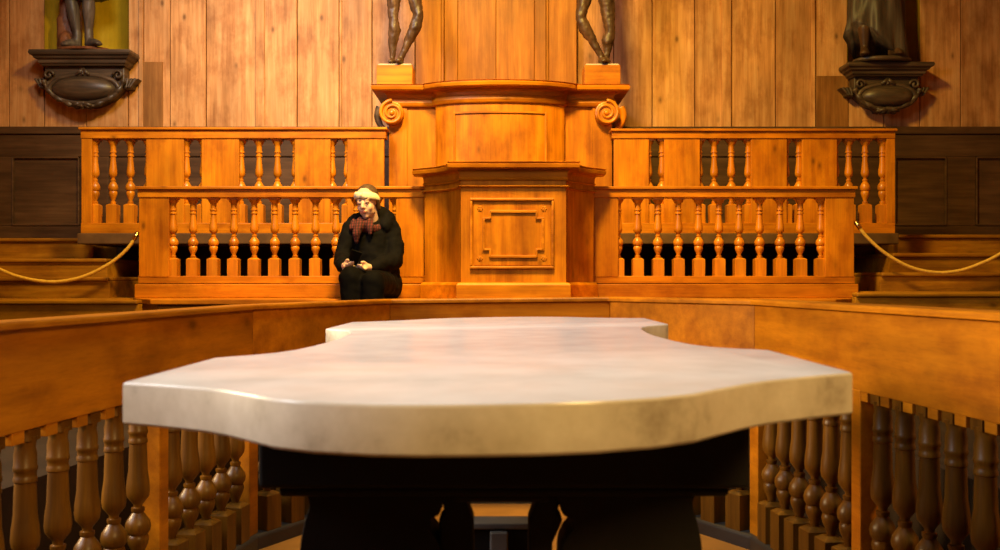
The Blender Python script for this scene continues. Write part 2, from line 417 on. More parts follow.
# posts and balusters
BH = rz(-.366) - .055
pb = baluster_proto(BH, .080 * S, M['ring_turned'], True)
mid = offset(ring, .05 * S)
def ring_post(p, u, wd=.062):
    n = Vector((-u.y, u.x)); p = Vector(p); bm = bmesh.new(); a = u * wd * S / 2
    f = p - n * .033 * S; bk = p + n * .03 * S
    prism_z(bm, [tuple(f - a), tuple(f + a), tuple(bk + a), tuple(bk - a)], .05, rz(-.36))
    obj('post', shift(lean(bm), RO), M['ring_board'], RT, bevel=.003)
def ring_bal(p, u):
    k = 1 + (TILT * p[0] * (rz(-.366)) - sag(p[0], p[1])) / BH
    put(pb, RT, (p[0] - RO[0], p[1] - RO[1], .055), k, math.atan2(u.y, u.x))
def bay(p, q, n, u):
    p, q = Vector(p), Vector(q)
    for k in range(n): ring_bal(tuple(p.lerp(q, (k + .5) / n)), u)
    d = (q - p).normalized(); nn = Vector((-d.y, d.x))         # fillets closing the rail between baluster heads
    if nn.dot(Vector((0, 2.2 * S)) - p) < 0: nn = -nn
    for k in range(n + 1):
        f = p.lerp(q, k / n); a = d * .026 * S
        e = [f - a + nn * .030 * S, f + a + nn * .030 * S, f + a + nn * .004 * S, f - a + nn * .004 * S]
        bm = bmesh.new(); prism_z(bm, [tuple(v) for v in e], rz(-.395), rz(-.36))
        obj('rail_fillet', shift(lean(bm), RO), M['ring_board'], RT, bevel=.002)
for i, (p, q) in enumerate(zip(mid, mid[1:])):
    p, q = Vector(p), Vector(q); u = (q - p).normalized(); L = (q - p).length
    w = .045 * S
    if i == 2:
        bay(p + u * w, q - u * w, 7, u)
    elif i in (1, 3):
        bay(p + u * w, q - u * w, 6, u)
    else:
        far, near = (q, p) if i == 0 else (p, q)
        dv = (near - far).normalized()
        t0 = .0
        for k in range(4):
            nb = 5 if (i == 0 and k == 0) else 6
            t1 = t0 + (.775 if nb == 5 else .98 if i == 0 else .885) * S
            bay(far + dv * (t0 + w), far + dv * (t1 - w), nb, dv)
            if t1 < (near - far).length - .1: ring_post(far + dv * t1, dv)
            t0 = t1
for i in (1, 2, 3, 4):
    p = Vector(mid[i]); u = (Vector(mid[i + 1]) - Vector(mid[i - 1])).normalized()
    ring_post(p, u, .075)

# ================================================================== MARBLE TABLE
TT = thing('dissection_table', 'white marble dissecting table with waisted top on a black base', 'table', (-.005, 2.2 * S, 0))
TO = Vector((-.005, 2.2 * S, 0))
half = [(0, 0.277), (.06, .275), (.113, .267), (.18, .242), (.23, .208), (.265, .165), (.306, .117), (.345, .08), (.389, .05), (.43, .024), (.475, 0)]
sidep = [(.475, 0), (.478, .40), (.46, .425), (.43, .455), (.40, .50), (.378, .57), (.366, .67), (.358, .80), (.355, .91)]
d0, d1 = 1.31, 3.12
out = []
for x, bgl in half: out.append((x, d0 - bgl))
for x, dd in sidep[1:]: out.append((x, d0 + dd))
for x, dd in reversed(sidep[:-1]): out.append((x, d1 - dd))
for x, bgl in reversed(half[:-1]): out.append((x, d1 + bgl * .9))
full = out + [(-x, y) for x, y in reversed(out[1:-1])]
full = [(x * S * 1.006 * (1 - .040 * (y - d0) / (d1 - d0)) - .0150 + .0095 * (y - d0) / (d1 - d0), y * S) for x, y in full]
# the slab: outline with an eased upper arris
bm = bmesh.new()
zb, zt = rz(-.184), rz(-.128)
n = len(full); cen = Vector((0, 2.2 * S))
def inset(path, d):
    ns = normals2(path, True); return [tuple(Vector(p) + nn * d) for p, nn in zip(path, ns)]
lev = [(0.003, zb), (0, zb + .003), (0, zt - .004), (.0012, zt - .0012), (.004, zt)]
rings = []
for ins, z in lev:
    rings.append([bm.verts.new((x, y, z)) for x, y in inset(full, ins)])
for a, c in zip(rings, rings[1:]):
    for i in range(n):
        j = (i + 1) % n
        f = bm.faces.new((a[i], a[j], c[j], c[i]))
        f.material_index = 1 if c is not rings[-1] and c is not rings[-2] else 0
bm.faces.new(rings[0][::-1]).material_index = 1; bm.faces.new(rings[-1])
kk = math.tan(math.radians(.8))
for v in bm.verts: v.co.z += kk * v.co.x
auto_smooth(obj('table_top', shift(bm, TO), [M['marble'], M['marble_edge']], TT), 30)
def tp(x, y, d): return ((x - CX) / F * d, ZC + (HY - y) / F * d)
# dark apron box with a moulded lower edge
dA = 1.56 * S
bm = bmesh.new()
xa0, za = tp(258, 497.5, dA); xa1, _ = tp(750, 495, dA)
box(bm, xa0, xa1, dA, 2.9 * S, za + .012, zb + .004)
box(bm, xa0 + .025, xa1 - .025, dA + .02, 2.9 * S - .02, za - .004, za + .012)
box(bm, xa0 - .008, xa1 + .008, dA - .008, 2.9 * S + .008, zb - .03, zb - .008)
xm0, zm = tp(452, 503, dA + .03); xm1, _ = tp(550, 503, dA + .03)
box(bm, xm0, xm1, dA + .03, dA + .07, zm, za + .02)
obj('apron', shift(bm, TO), M['black_wood'], TT, bevel=.006)
# scrolled legs: outer scroll and inner bracket, front and rear
dl = dA + .03
for mir in (0, 1):
    def q(x, y): return tp((1002 - x) if mir else x, y, dl)
    sc = spline([(*q(305, 492), 0), (*q(309, 505), 0), (*q(304, 525), 0), (*q(300, 560), 0), (*q(312, 640), 0), (*q(330, 720), 0), (*q(318, 790), 0), (*q(300, 850), 0), (*q(296, 940), 0)], 5)
    inn = spline([(*q(400, 940), 0), (*q(398, 860), 0), (*q(410, 780), 0), (*q(428, 700), 0), (*q(440, 620), 0), (*q(442, 560), 0), (*q(437, 540), 0), (*q(430, 530), 0), (*q(431, 520), 0), (*q(440, 513), 0), (*q(446, 492), 0)], 5)
    zf = 0.0
    pts = [(p.x, max(p.y, zf)) for p in sc] + [(p.x, max(p.y, zf)) for p in inn]
    ded = []
    for p in pts:
        if not ded or (Vector(p) - Vector(ded[-1])).length > 1e-4: ded.append(p)
    lx = None
    xe_ = q(305, 500)[0]; xi_ = q(440, 500)[0]
    for y0 in (dl, 2.78 * S):
        bm = bmesh.new(); prism_y(bm, ded if y0 == dl else [(xe_ + (x - xe_) * .5, z) for x, z in ded], y0, y0 + .09)
        obj('leg', shift(bm, TO), M['black_wood'], TT, bevel=.008)
    bm = bmesh.new()
    br = [q(440, 494), q(444, 514), q(438.5, 522), q(443, 532), q(449, 545), q(452, 620), q(474, 620), q(473, 522), q(465, 500), q(463, 494)]
    if not mir: br[3:6] = [q(438.5, 536), q(436, 560), q(436, 620)]
    prism_y(bm, br, dl + .01, dl + .06)
    obj('bracket', shift(bm, TO), M['black_wood'], TT, bevel=.004)
# plinth under the base with a pale worn lip
dp = 2.17 * S
xp0, zp = tp(452, 523, dp); xp1, _ = tp(550, 523, dp)
bm = bmesh.new(); box(bm, xp0, xp1, dp, dp + .06, 0, zp - .012)
obj('stretcher_panel', shift(bm, TO), M['black_wood'], TT, bevel=.004)
bm = bmesh.new(); box(bm, xp0, xp1, dp - .006, dp + .06, zp - .012, zp)
obj('stretcher_top', shift(bm, TO), M['grey_stone'], TT, bevel=.003)
bm = bmesh.new(); x0, z0 = tp(490, 533, dp - .02); x1, _ = tp(508, 533, dp - .02); box(bm, x0, x1, dp - .02, dp, 0, z0)
obj('centre_strut', shift(bm, TO), M['grey_stone'], TT, bevel=.003)

# ================================================================== STAND, BENCH, STEPS
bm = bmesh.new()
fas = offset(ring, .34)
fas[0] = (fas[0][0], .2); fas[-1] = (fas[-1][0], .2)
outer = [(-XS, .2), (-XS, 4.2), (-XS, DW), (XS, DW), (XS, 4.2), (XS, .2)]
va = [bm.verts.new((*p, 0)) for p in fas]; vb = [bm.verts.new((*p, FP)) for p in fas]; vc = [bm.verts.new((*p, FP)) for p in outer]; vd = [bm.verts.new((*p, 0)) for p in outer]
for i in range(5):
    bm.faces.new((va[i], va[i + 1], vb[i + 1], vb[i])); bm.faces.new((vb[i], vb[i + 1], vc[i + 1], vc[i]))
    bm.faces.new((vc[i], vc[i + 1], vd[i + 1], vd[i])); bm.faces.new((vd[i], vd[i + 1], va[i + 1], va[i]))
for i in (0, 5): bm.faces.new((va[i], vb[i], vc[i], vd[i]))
struct(obj('trim_7', bm, M['dark_wood']))
SEAT = ZC - .135
XB0, XB1 = X(138, 7.2), X(855, 7.2)
bt = thing('bench', 'long fixed pine bench below the front balustrades, woman sitting on it', 'bench', (0, 6.9, FP))
bq = [(X(150, 6.62), 6.62), (X(836, 6.62), 6.62), (XB1, 7.12), (XB1, 7.4), (XB0, 7.4), (XB0, 7.12)]
bm = bmesh.new(); prism_z(bm, bq, SEAT - .035, SEAT); obj('seat', shift(bm, (0, 6.9, FP)), M['pine_x'], bt, bevel=.006)
bm = bmesh.new(); prism_z(bm, [(x * .985, y + .05) for x, y in bq], FP, SEAT - .035); obj('front_panel', shift(bm, (0, 6.9, FP)), M['step'], bt, bevel=.004)
# side steps
for side, tops, ends in ((-1, (300, 277, 258.5, 238), (137, 108, 106, 92)), (1, (292.5, 272.4, 253, 234.5), (857, 882, 893, 899))):
    st = thing('wooden_steps', 'flight of worn wooden steps at the ' + ('left' if side < 0 else 'right') + ' edge, behind the ' + ('left' if side < 0 else 'right') + ' rope', 'steps',
               (side * 3.6, 7.5, FP))
    for k, (ty, ex) in enumerate(zip(tops, ends)):
        d = (6.6, 7.3, 7.8, 8.3)[k]; z = Z(ty, d); xe = X(ex, d)
        a, c = (-XS + .01, xe) if side < 0 else (xe, XS - .01)
        zl = FP if k == 0 else Z(tops[k - 1], (6.6, 7.3, 7.8, 8.3)[k - 1])
        def tread(g, z0, z1):
            b_ = bmesh.new()
            if k: box(b_, a, c, d + g, DW - .06, z0, z1)
            else:                                    # the lowest step is notched round the bench end
                e_ = -2.63 if side < 0 else 2.58
                o_ = a if side < 0 else c; n_ = c if side < 0 else a
                prism_z(b_, [(o_, d + g), (n_, d + g), (n_, 6.7), (e_, 6.7), (e_, DW - .06), (o_, DW - .06)], z0, z1)
            return b_
        bm = tread(.025, zl - .002, z - .03)
        e = obj('step', shift(bm, st.location), M['step'], st, bevel=.003)
        bm = tread(0, z - .03, z)
        obj('nosing', shift(bm, st.location), M['step'], e, bevel=.01)

# ================================================================== FRONT BALUSTRADES (lower)
DB = 7.2
hb = Z(197, DB) - Z(276, DB)
pl = baluster_proto(hb, .074, M['turned'])
def front_balustrade(x0, x1, posts, bals, label):
    root = thing('balustrade', label, 'balustrade', (X((x0 + x1) / 2, DB), DB, SEAT), 'balustrades below the statues')
    O = root.location.copy()
    xa, xb = X(x0, DB), X(x1, DB)
    def part(name, boxes, mat, bev=.004):
        bm = bmesh.new()
        for q in boxes: box(bm, *q)
        return obj(name, shift(bm, O), mat, root, bevel=bev)
    part('hand_rail', [(xa - .012, xb + .012, DB - .03, DB + .13, Z(189.5, DB), Z(186.5, DB)), (xa, xb, DB - .012, DB + .11, Z(197.5, DB), Z(189.5, DB))], M['pine_x'])
    part('bottom_rail', [(xa, xb, DB, DB + .1, Z(283.5, DB), Z(276, DB))], M['pine_x'])
    part('plinth', [(xa - .01, xb + .01, DB - .045, DB + .12, SEAT, Z(284, DB))], M['pine_x'], .006)
    for a, c in posts:
        part('post', [(X(a, DB), X(c, DB), DB - .004, DB + .1, Z(277, DB), Z(197, DB))], M['pine_z'])
    for b_ in bals: put(pl, root, (X(b_, DB) - O.x, DB + .05 - O.y, Z(276, DB) - O.z))
    return root
front_balustrade(138, 425, [(139, 169), (396, 424)], [171] + [191 + 20.55 * k for k in range(10)] + [394.5], 'front pine balustrade left of the lectern, behind the seated woman')
front_balustrade(593, 855, [(594, 618.5), (825, 854)], [619] + [638.6 + 20.45 * k for k in range(9)] + [823], 'front pine balustrade on the bench right of the lectern')

# ================================================================== REAR BALUSTRADES (upper) and their platform
DU = 7.9
ZS = Z(233.5, DU)
pt = thing('platform', 'raised grey-edged platform carrying the rear balustrades and upper chair', 'platform', (0, 8.3, FP))
bm = bmesh.new(); box(bm, X(80, DU), X(896, DU), DU - .06, DW - .05, ZS - .085, ZS); obj('floor_slab', shift(bm, (0, 8.3, FP)), M['ledge'], pt, bevel=.008)
bm = bmesh.new(); box(bm, -2.75, 2.7, 8.5, 8.56, FP, ZS - .085); obj('support_wall', shift(bm, (0, 8.3, FP)), M['dark_wood'], pt)
hu = Z(138, DU) - Z(223, DU)
pu = baluster_proto(hu, .078, M['turned'])
def rear_balustrade(x0, x1, ry, panels, bals, label, posts):
    root = thing('balustrade', label, 'balustrade', (X((x0 + x1) / 2, DU), DU, ZS), 'balustrades below the statues')
    O = root.location.copy(); xa, xb = X(x0, DU), X(x1, DU)
    def part(name, boxes, mat, bev=.004):
        bm = bmesh.new()
        for q in boxes: box(bm, *q)
        return obj(name, shift(bm, O), mat, root, bevel=bev)
    part('hand_rail', [(xa - .01, xb + .01, DU - .03, DU + .13, Z(ry + 2.5, DU), Z(ry, DU)), (xa, xb, DU - .01, DU + .11, Z(138.5, DU), Z(ry + 2.5, DU))], M['pine_x'])
    part('bottom_rail', [(xa, xb, DU - .005, DU + .11, ZS, Z(223, DU))], M['pine_x'])
    for a, c in panels: part('panel', [(X(a, DU), X(c, DU), DU, DU + .05, Z(223.5, DU), Z(138, DU))], M['pine_z'])
    for a, c in posts: part('post', [(X(a, DU), X(c, DU), DU - .004, DU + .1, Z(223.5, DU), Z(138, DU))], M['pine_z'])
    for b_ in bals: put(pu, root, (X(b_, DU) - O.x, DU + .055 - O.y, Z(223, DU) - O.z))
rear_balustrade(81, 386, 127.5, [(146, 184), (201.5, 239), (294.5, 330.5), (347, 384)], [92.5, 110.5, 128, 146, 184.5, 201.5, 239.5, 257.5, 276, 294, 331, 346.5],
                'rear balustrade on the platform left of the upper chair, wide boards between balusters', [(81.5, 92)])
rear_balustrade(612, 895, 129, [(614, 649), (664, 700), (751, 787), (802, 837)], [649.5, 663, 700.5, 715.6, 732.8, 750, 787.5, 801, 837.5, 851, 867.5, 885],
                'rear balustrade on the platform right of the upper chair, wide boards between balusters', [(886.5, 895)])

# ================================================================== LECTERN (front pulpit)
LO = Vector((.09, 6.95, SEAT))
lec = thing('lectern', 'front pine lectern with a square moulded panel and concave sides', 'lectern', LO)
def arc_between(p, q, bulge, n=8):
    p, q = Vector(p), Vector(q); m = []
    nrm = Vector((-(q - p).y, (q - p).x)).normalized()
    for i in range(n + 1):
        t = i / n; m.append(tuple(p.lerp(q, t) + nrm * bulge * 4 * t * (1 - t)))
    return m
Lp = [(-.535, 7.19), (-.535, 7.10), (-.487, 7.06)] + arc_between((-.487, 7.06), (-.262, 6.72), .045)[1:-1] + [(-.262, 6.72), (-.262, 6.69), (.442, 6.69), (.442, 6.72)] \
    + arc_between((.442, 6.72), (.622, 7.06), .045)[1:-1] + [(.622, 7.06), (.664, 7.10), (.664, 7.19)]
def swept(name, path, prof, mat, parent, O, fill=False, bev=.0):
    bm = bmesh.new(); sweep(bm, path, prof, -1)
    if fill:
        for z in (prof[-1][1],):
            bm.faces.new([bm.verts.new((*p, z - .001)) for p in path])
    return obj(name, shift(bm, O), mat, parent, bevel=bev)
zc_ = lambda y, d=6.7: Z(y, d)
bm = bmesh.new(); sweep(bm, Lp, [(0, SEAT), (0, zc_(176))], -1, closed_prof=False)
obj('body', shift(bm, LO), M['pine_z'], lec)
swept('cornice', Lp, [(-.02, zc_(180.5)), (.010, zc_(180.5)), (.016, zc_(179)), (.008, zc_(177.5)), (.010, zc_(172.5)), (.018, zc_(170.3)), (.03, zc_(169.7)), (.078, zc_(169.4)), (.084, zc_(168.6)),
      (.088, zc_(165.6)), (.080, zc_(165.0)), (.080, zc_(163.8)), (.088, zc_(163.2)), (.07, zc_(162.5)), (-.02, zc_(162.5))], M['pine_x'], lec, LO, True)
swept('frieze_bead', Lp, [(-.01, zc_(187.5)), (.012, zc_(187.5)), (.02, zc_(186.5)), (.012, zc_(185.2)), (-.01, zc_(185.2))], M['pine_x'], lec, LO)
swept('base_moulding', Lp, [(-.01, SEAT), (.03, SEAT), (.03, zc_(285)), (.018, zc_(282.8)), (-.01, zc_(282.2))], M['pine_x'], lec, LO, bev=.003)
df = 6.69
def frame(name, rects, mat, parent, O, d, th=.014, bev=.004):
    bm = bmesh.new()
    for x0, x1, y0, y1 in rects: box(bm, X(x0, d), X(x1, d), d - th, d + .01, Z(y1, d), Z(y0, d))
    return obj(name, shift(bm, O), mat, parent, bevel=bev)
pan = frame('panel_frame', [(470, 554, 198, 201), (470, 554, 266, 269), (470, 472.6, 201, 266), (551.4, 554, 201, 266)], M['pine_x'], lec, LO, df, .02, .006)
frame('inner_moulding', [(490, 536.5, 210.2, 213), (490, 536.5, 255.2, 258), (482.5, 485, 219, 250), (541.5, 544, 219, 250),
                         (482.5, 491, 217.6, 219.6), (535.5, 544, 217.6, 219.6), (482.5, 491, 248.6, 250.6), (535.5, 544, 248.6, 250.6),
                         (489.2, 491.2, 211, 219), (535.4, 537.4, 211, 219), (489.2, 491.2, 250, 257.5), (535.4, 537.4, 250, 257.5)], M['pine_x'], lec, LO, df, .016, .003)
frame('raised_field', [(473.5, 550.5, 202, 265.5)], M['pine_z'], lec, LO, df, .004, .003)
for px, py in ((480, 208.8), (544, 208.8), (480, 258.5), (544, 258.5)):
    bm = bmesh.new()
    x, z = X(px, df), Z(py, df)
    ball(bm, (x, df, z), (.010, .012, .010))
    for k in range(6): ball(bm, (x + .012 * math.cos(k * PI / 3), df - .002, z + .012 * math.sin(k * PI / 3)), (.008, .008, .008), seg=10)
    obj('rosette', shift(bm, LO), M['pine_z'], lec, smooth=True)

# ================================================================== UPPER CHAIR (rear pulpit)
UO = Vector((0, 8.3, ZS))
up = thing('lecture_chair', 'tall bow-fronted pine lecturer\'s pulpit behind the lectern, scrolls at its corners', 'pulpit', UO)
DP = 8.05
bow = [( .51 * math.sin(t), 8.0 - .15 * (math.cos(t) - math.cos(1.25)) / (1 - math.cos(1.25))) for t in [(-1.25 + 2.5 * i / 24) for i in range(25)]]
bow = [(x * .515 / (.51 * math.sin(1.25)), y) for x, y in bow]
Up = [(X(389, DP), 8.76), (X(389, DP), DP), (X(407, DP), DP), (X(407, DP), DP + .012), (-.515, DP + .012)] + bow + [(.515, DP + .012), (X(592.5, DP), DP + .012), (X(592.5, DP), DP), (X(612, DP), DP), (X(612, DP), 8.76)]
Uc = [(X(389, DP), 8.76), (X(389, DP), DP)] + [(-.53, DP)] + bow[1:-1] + [(.53, DP)] + [(X(612, DP), DP), (X(612, DP), 8.76)]
bm = bmesh.new(); sweep(bm, Up, [(0, ZS), (0, Z(102, 8.0))], -1, closed_prof=False)
obj('body', shift(bm, UO), M['pine_z'], up)
y8 = lambda y: Z(y + 1.8, 7.93)
swept('cornice', Uc, [(-.03, y8(102.5)), (.016, y8(102.5)), (.022, y8(101.5)), (.03, y8(99)), (.022, y8(95.5)), (.014, y8(94.8)), (.016, y8(91.5)), (.026, y8(89.6)), (.045, y8(88.8)), (.118, y8(88.4)), (.126, y8(87.4)),
      (.132, y8(84.8)), (.122, y8(84.2)), (.122, y8(83.2)), (.130, y8(82.6)), (.11, y8(82)), (-.03, y8(82))], M['pine_x'], up, UO, True)
# moulding round the bowed panel
arc = [p for p in bow if -.40 < p[0] < .40]
swept('panel_frame', arc, [(-.005, Z(111.8, 7.8)), (.012, Z(111.8, 7.8)), (.012, Z(110, 7.8)), (-.005, Z(110, 7.8))], M['pine_x'], up, UO)
for e in (arc[0], arc[-1]):
    bm = bmesh.new(); box(bm, e[0] - .008, e[0] + .008, e[1] - .014, e[1] + .02, Z(166, 7.8), Z(110, 7.8)); obj('panel_frame', shift(bm, UO), M['pine_z'], up, bevel=.003)
# volute consoles at the corners
for s, cx in ((-1, 392.5), (1, 606)):
    cX, cZ = X(cx, 8.02), Z(113.5, 8.02); R = .098
    bm = bmesh.new()
    k = 40
    bmesh.ops.create_cone(bm, cap_ends=True, segments=32, radius1=R * .93, radius2=R * .93, depth=.16, matrix=Matrix.Translation((cX, 8.06, cZ)) @ Matrix.Rotation(PI / 2, 4, 'X'))
    v = obj('volute', shift(bm, UO), M['turned'] if s > 0 else M['turned'], up, bevel=.01)
    bm = bmesh.new()
    sp = []
    for i in range(61):
        a = i / 60 * 2 * PI * 2.1; r = R * (1 - .86 * i / 60)
        sp.append((cX - s * -1 * 0 + s * r * math.cos(PI * .5 - a) , 7.975, cZ + r * math.sin(PI * .5 - a)))
    tube(bm, sp, .014, 8, [.015 - .006 * i / 60 for i in range(61)])
    ball(bm, (cX, 7.975, cZ), (.02, .015, .02))
    obj('scroll', shift(bm, UO), M['turned'], v, smooth=True)
    # leafy tail running down the side of the body
    bm = bmesh.new()
    ex = X(389, DP) if s < 0 else X(612, DP)
    tail = spline([(ex + s * .075, 8.08, cZ + .06), (ex + s * .095, 8.08, cZ - .01), (ex + s * .075, 8.08, cZ - .08), (ex + s * .03, 8.08, cZ - .13), (ex + s * .012, 8.08, cZ - .16)], 6)
    tube(bm, tail, .03, 10, [.035 - .022 * i / (len(tail) - 1) for i in range(len(tail))])
    obj('scroll_tail', shift(bm, UO), M['carved'] if s < 0 else M['turned'], v, smooth=True)

# ================================================================== ROPES
def rope(pts, label, d=7.22):
    P = [(X(x, d + k * 0), d + .0, Z(y, d)) for k, (x, y) in enumerate(pts)]
    sp = spline(P, 8)
    root = thing('barrier_rope', label, 'rope', tuple(sp[len(sp) // 3]))
    O = root.location.copy()
    bm = bmesh.new(); tube(bm, sp, .0125, 10); obj('cord', shift(bm, O), M['rope'], root, smooth=True)
    bm = bmesh.new(); cap(bm, sp[0], .018, Vector(sp[0]) + (Vector(sp[2]) - Vector(sp[0])).normalized() * .04, .016); obj('end_ferrule', shift(bm, O), M['brass'], root, smooth=True)
    bm = bmesh.new(); cap(bm, sp[-1], .018, Vector(sp[-1]) + (Vector(sp[-3]) - Vector(sp[-1])).normalized() * .04, .016); obj('end_ferrule', shift(bm, O), M['brass'], root, smooth=True)
rope([(137, 234), (128, 248), (112, 262), (90, 274), (68, 280.5), (45, 281.5), (20, 277), (0, 269.5), (-40, 252), (-157, 190)], 'yellow rope hanging across the left steps')
rope([(856.5, 223), (866, 236), (885, 253), (910, 267), (936, 272.5), (960, 270.5), (982, 263), (1000, 254), (1040, 230), (1157, 160)], 'yellow rope hanging across the right steps')

# ================================================================== CARVED WALL CONSOLES
def console(w0, w1, yt, yb, label):
    k = (yb - yt) / 58.0; ov = .088
    b0, b1 = w0 + ov, w1 - ov; cx = (w0 + w1) / 2; DF = 8.74
    root = thing('wall_console', label, 'console', (cx, DW, Z(yb, 8.75)), 'carved wall consoles'); O = root.location.copy()
    y = lambda p: Z(yt + p * k, 8.7)
    bm = bmesh.new()
    path = [(b0, DW), (b0, DF), (b1, DF), (b1, DW)]
    sweep(bm, path, [(-.03, y(15)), (.012, y(15)), (.02, y(13.5)), (.034, y(12.5)), (.038, y(9.5)), (.06, y(8.2)), (.066, y(6.5)), (ov, y(5)), (ov + .006, y(3)), (ov, y(.3)), (-.03, y(.3))], -1)
    box(bm, b0 - .01, b1 + .01, DF - .01, DW, y(4), y(.5))
    obj('shelf', shift(bm, O), M['carved'], root, bevel=.003)
    bm = bmesh.new()
    ol = [(b0, y(14)), (b0, y(32)), (b0 + .03, y(38)), (b0 + .10, y(46)), (b0 + .20, y(52)), (cx - .08, y(55)), (cx + .08, y(55)), (b1 - .20, y(52)), (b1 - .10, y(46)), (b1 - .03, y(38)), (b1, y(32)), (b1, y(14))]
    prism_y(bm, ol, DF + .03, DW)
    obj('back_plate', shift(bm, O), M['carved'], root, bevel=.008)
    zc2 = y(37.5); rx = (b1 - b0) * .41; rz_ = (y(24.5) - y(50.5)) / 2
    bm = bmesh.new(); ball(bm, (cx, DF + .035, zc2), (rx, .11, rz_), seg=36)
    c = obj('cartouche', shift(bm, O), M['carved'], root, smooth=True)
    bm = bmesh.new()                                   # rolled oval frame
    pts = [(cx + rx * 1.06 * math.cos(a), DF + .015, zc2 + rz_ * 1.10 * math.sin(a)) for a in [2 * PI * q / 48 for q in range(49)]]
    tube(bm, pts, .02, 10); obj('rim', shift(bm, O), M['carved'], c, smooth=True)
    bm = bmesh.new()                                   # strapwork along the lower edge, curling at both ends
    low = spline([(b0 - .005, DF + .01, y(29)), (b0 + .03, DF + .01, y(37.5)), (b0 + .11, DF + .01, y(46.5)), (b0 + .21, DF + .01, y(52.5)), (cx - .06, DF + .01, y(55.5)), (cx + .06, DF + .01, y(55.5)),
                  (b1 - .21, DF + .01, y(52.5)), (b1 - .11, DF + .01, y(46.5)), (b1 - .03, DF + .01, y(37.5)), (b1 + .005, DF + .01, y(29))], 6)
    tube(bm, low, .02, 10, [.019 + .007 * math.sin(q * 1.1) for q in range(len(low))])
    for sg, ex in ((1, b0), (-1, b1)):
        cu = [(ex + sg * (.045 + .045 * (1 - q / 20) * math.cos(q * .45)), DF, y(24) + .045 * (1 - q / 20) * math.sin(q * .45)) for q in range(18)]
        tube(bm, cu, .012, 8)
    obj('strapwork', shift(bm, O), M['carved'], root, smooth=True)
    bm = bmesh.new()
    for q in range(5):
        a = -.9 + q * .45
        cap(bm, (cx + .02 * a, DF - .03, y(53)), .02, (cx + .10 * a, DF - .015, y(57.3) + .02 * abs(a)), .013)
    obj('shell', shift(bm, O), M['carved'], root, smooth=True)
    bm = bmesh.new()                                   # small mask at the top of the oval
    for q in (-1, 0, 1): cap(bm, (cx, DF, y(19)), .022, (cx + q * .05, DF - .01, y(23)), .014)
    obj('crest', shift(bm, O), M['carved'], root, smooth=True)
    for sg in (-1, 1):
        bm = bmesh.new(); ex = b0 if sg < 0 else b1; tip = ex + sg * .115
        pts = [(ex - sg * .03, y(26)), (tip, y(26.5)), (tip - sg * .03, y(30)), (tip - sg * .055, y(33)), (tip - sg * .06, y(36)), (ex - sg * .01, y(37))]
        prism_y(bm, pts, DF + .05, DW)
        for q in range(3):
            f = .2 + q * .28
            cap(bm, (ex + (tip - ex) * f, DF + .05, y(27.5)), .013, (ex + (tip - ex) * f * .55, DF + .04, y(35)), .009)
        obj('leaf_wing', shift(bm, O), M['carved'], root, bevel=.006)
    return y(0)
zl = console(X(29, 8.66), X(138, 8.86), 50, 108, 'carved dark wood console on the left wall, under the bare-legged statue')
zr = console(X(840.5, 8.86), X(934, 8.66), 62.5, 113, 'carved dark wood console on the right wall, under the robed statue')

# ================================================================== STATUES
def foot(bm, ank, toe, r=.035):
    a, t = Vector(ank), Vector(toe)
    cap(bm, a, r * 1.1, (a.x, a.y, t.z + r * .3), r * 1.05)
    chain(bm, [((a.x, a.y, t.z + r * .4), r * 1.15), (tuple(a.lerp(t, .55)[:2]) + (t.z + r * .45,), r * 1.05), ((t.x, t.y, t.z), r * .72)])
    d = (t - a); d.z = 0; d.normalize(); n = Vector((-d.y, d.x, 0))
    for k in range(5):
        o = n * (k - 2) * r * .42
        cap(bm, t + o - d * r * .8 - Vector((0, 0, r * .1)), r * .3, t + o + d * r * (.55 - .1 * abs(k - 1.4)) - Vector((0, 0, r * .25)), r * .26, 8)
def hand(bm, w, d, up, r=.02, curl=.5):
    w = Vector(w); d = Vector(d).normalized(); up = Vector(up).normalized(); s = d.cross(up).normalized()
    chain(bm, [(w, r), (w + d * r * 2.2, r * 1.3), (w + d * r * 3.8, r * 1.15)])
    for k in range(4):
        b0 = w + d * r * 3.8 + s * (k - 1.5) * r * .62; L = r * (2.4, 2.9, 2.7, 2.1)[k]
        k1 = b0 + (d * math.cos(curl) - up * math.sin(curl)) * L * .5
        k2 = k1 + (d * math.cos(2 * curl) - up * math.sin(2 * curl)) * L * .5
        chain(bm, [(b0, r * .42), (k1, r * .38), (k2, r * .3)])
    t0 = w + d * r * 1.5 - s * r * 1.0
    chain(bm, [(t0, r * .5), (t0 + (d * .6 - s * .8) * r * 1.6, r * .45), (t0 + (d * 1.3 - s * .8) * r * 2.3, r * .35)])
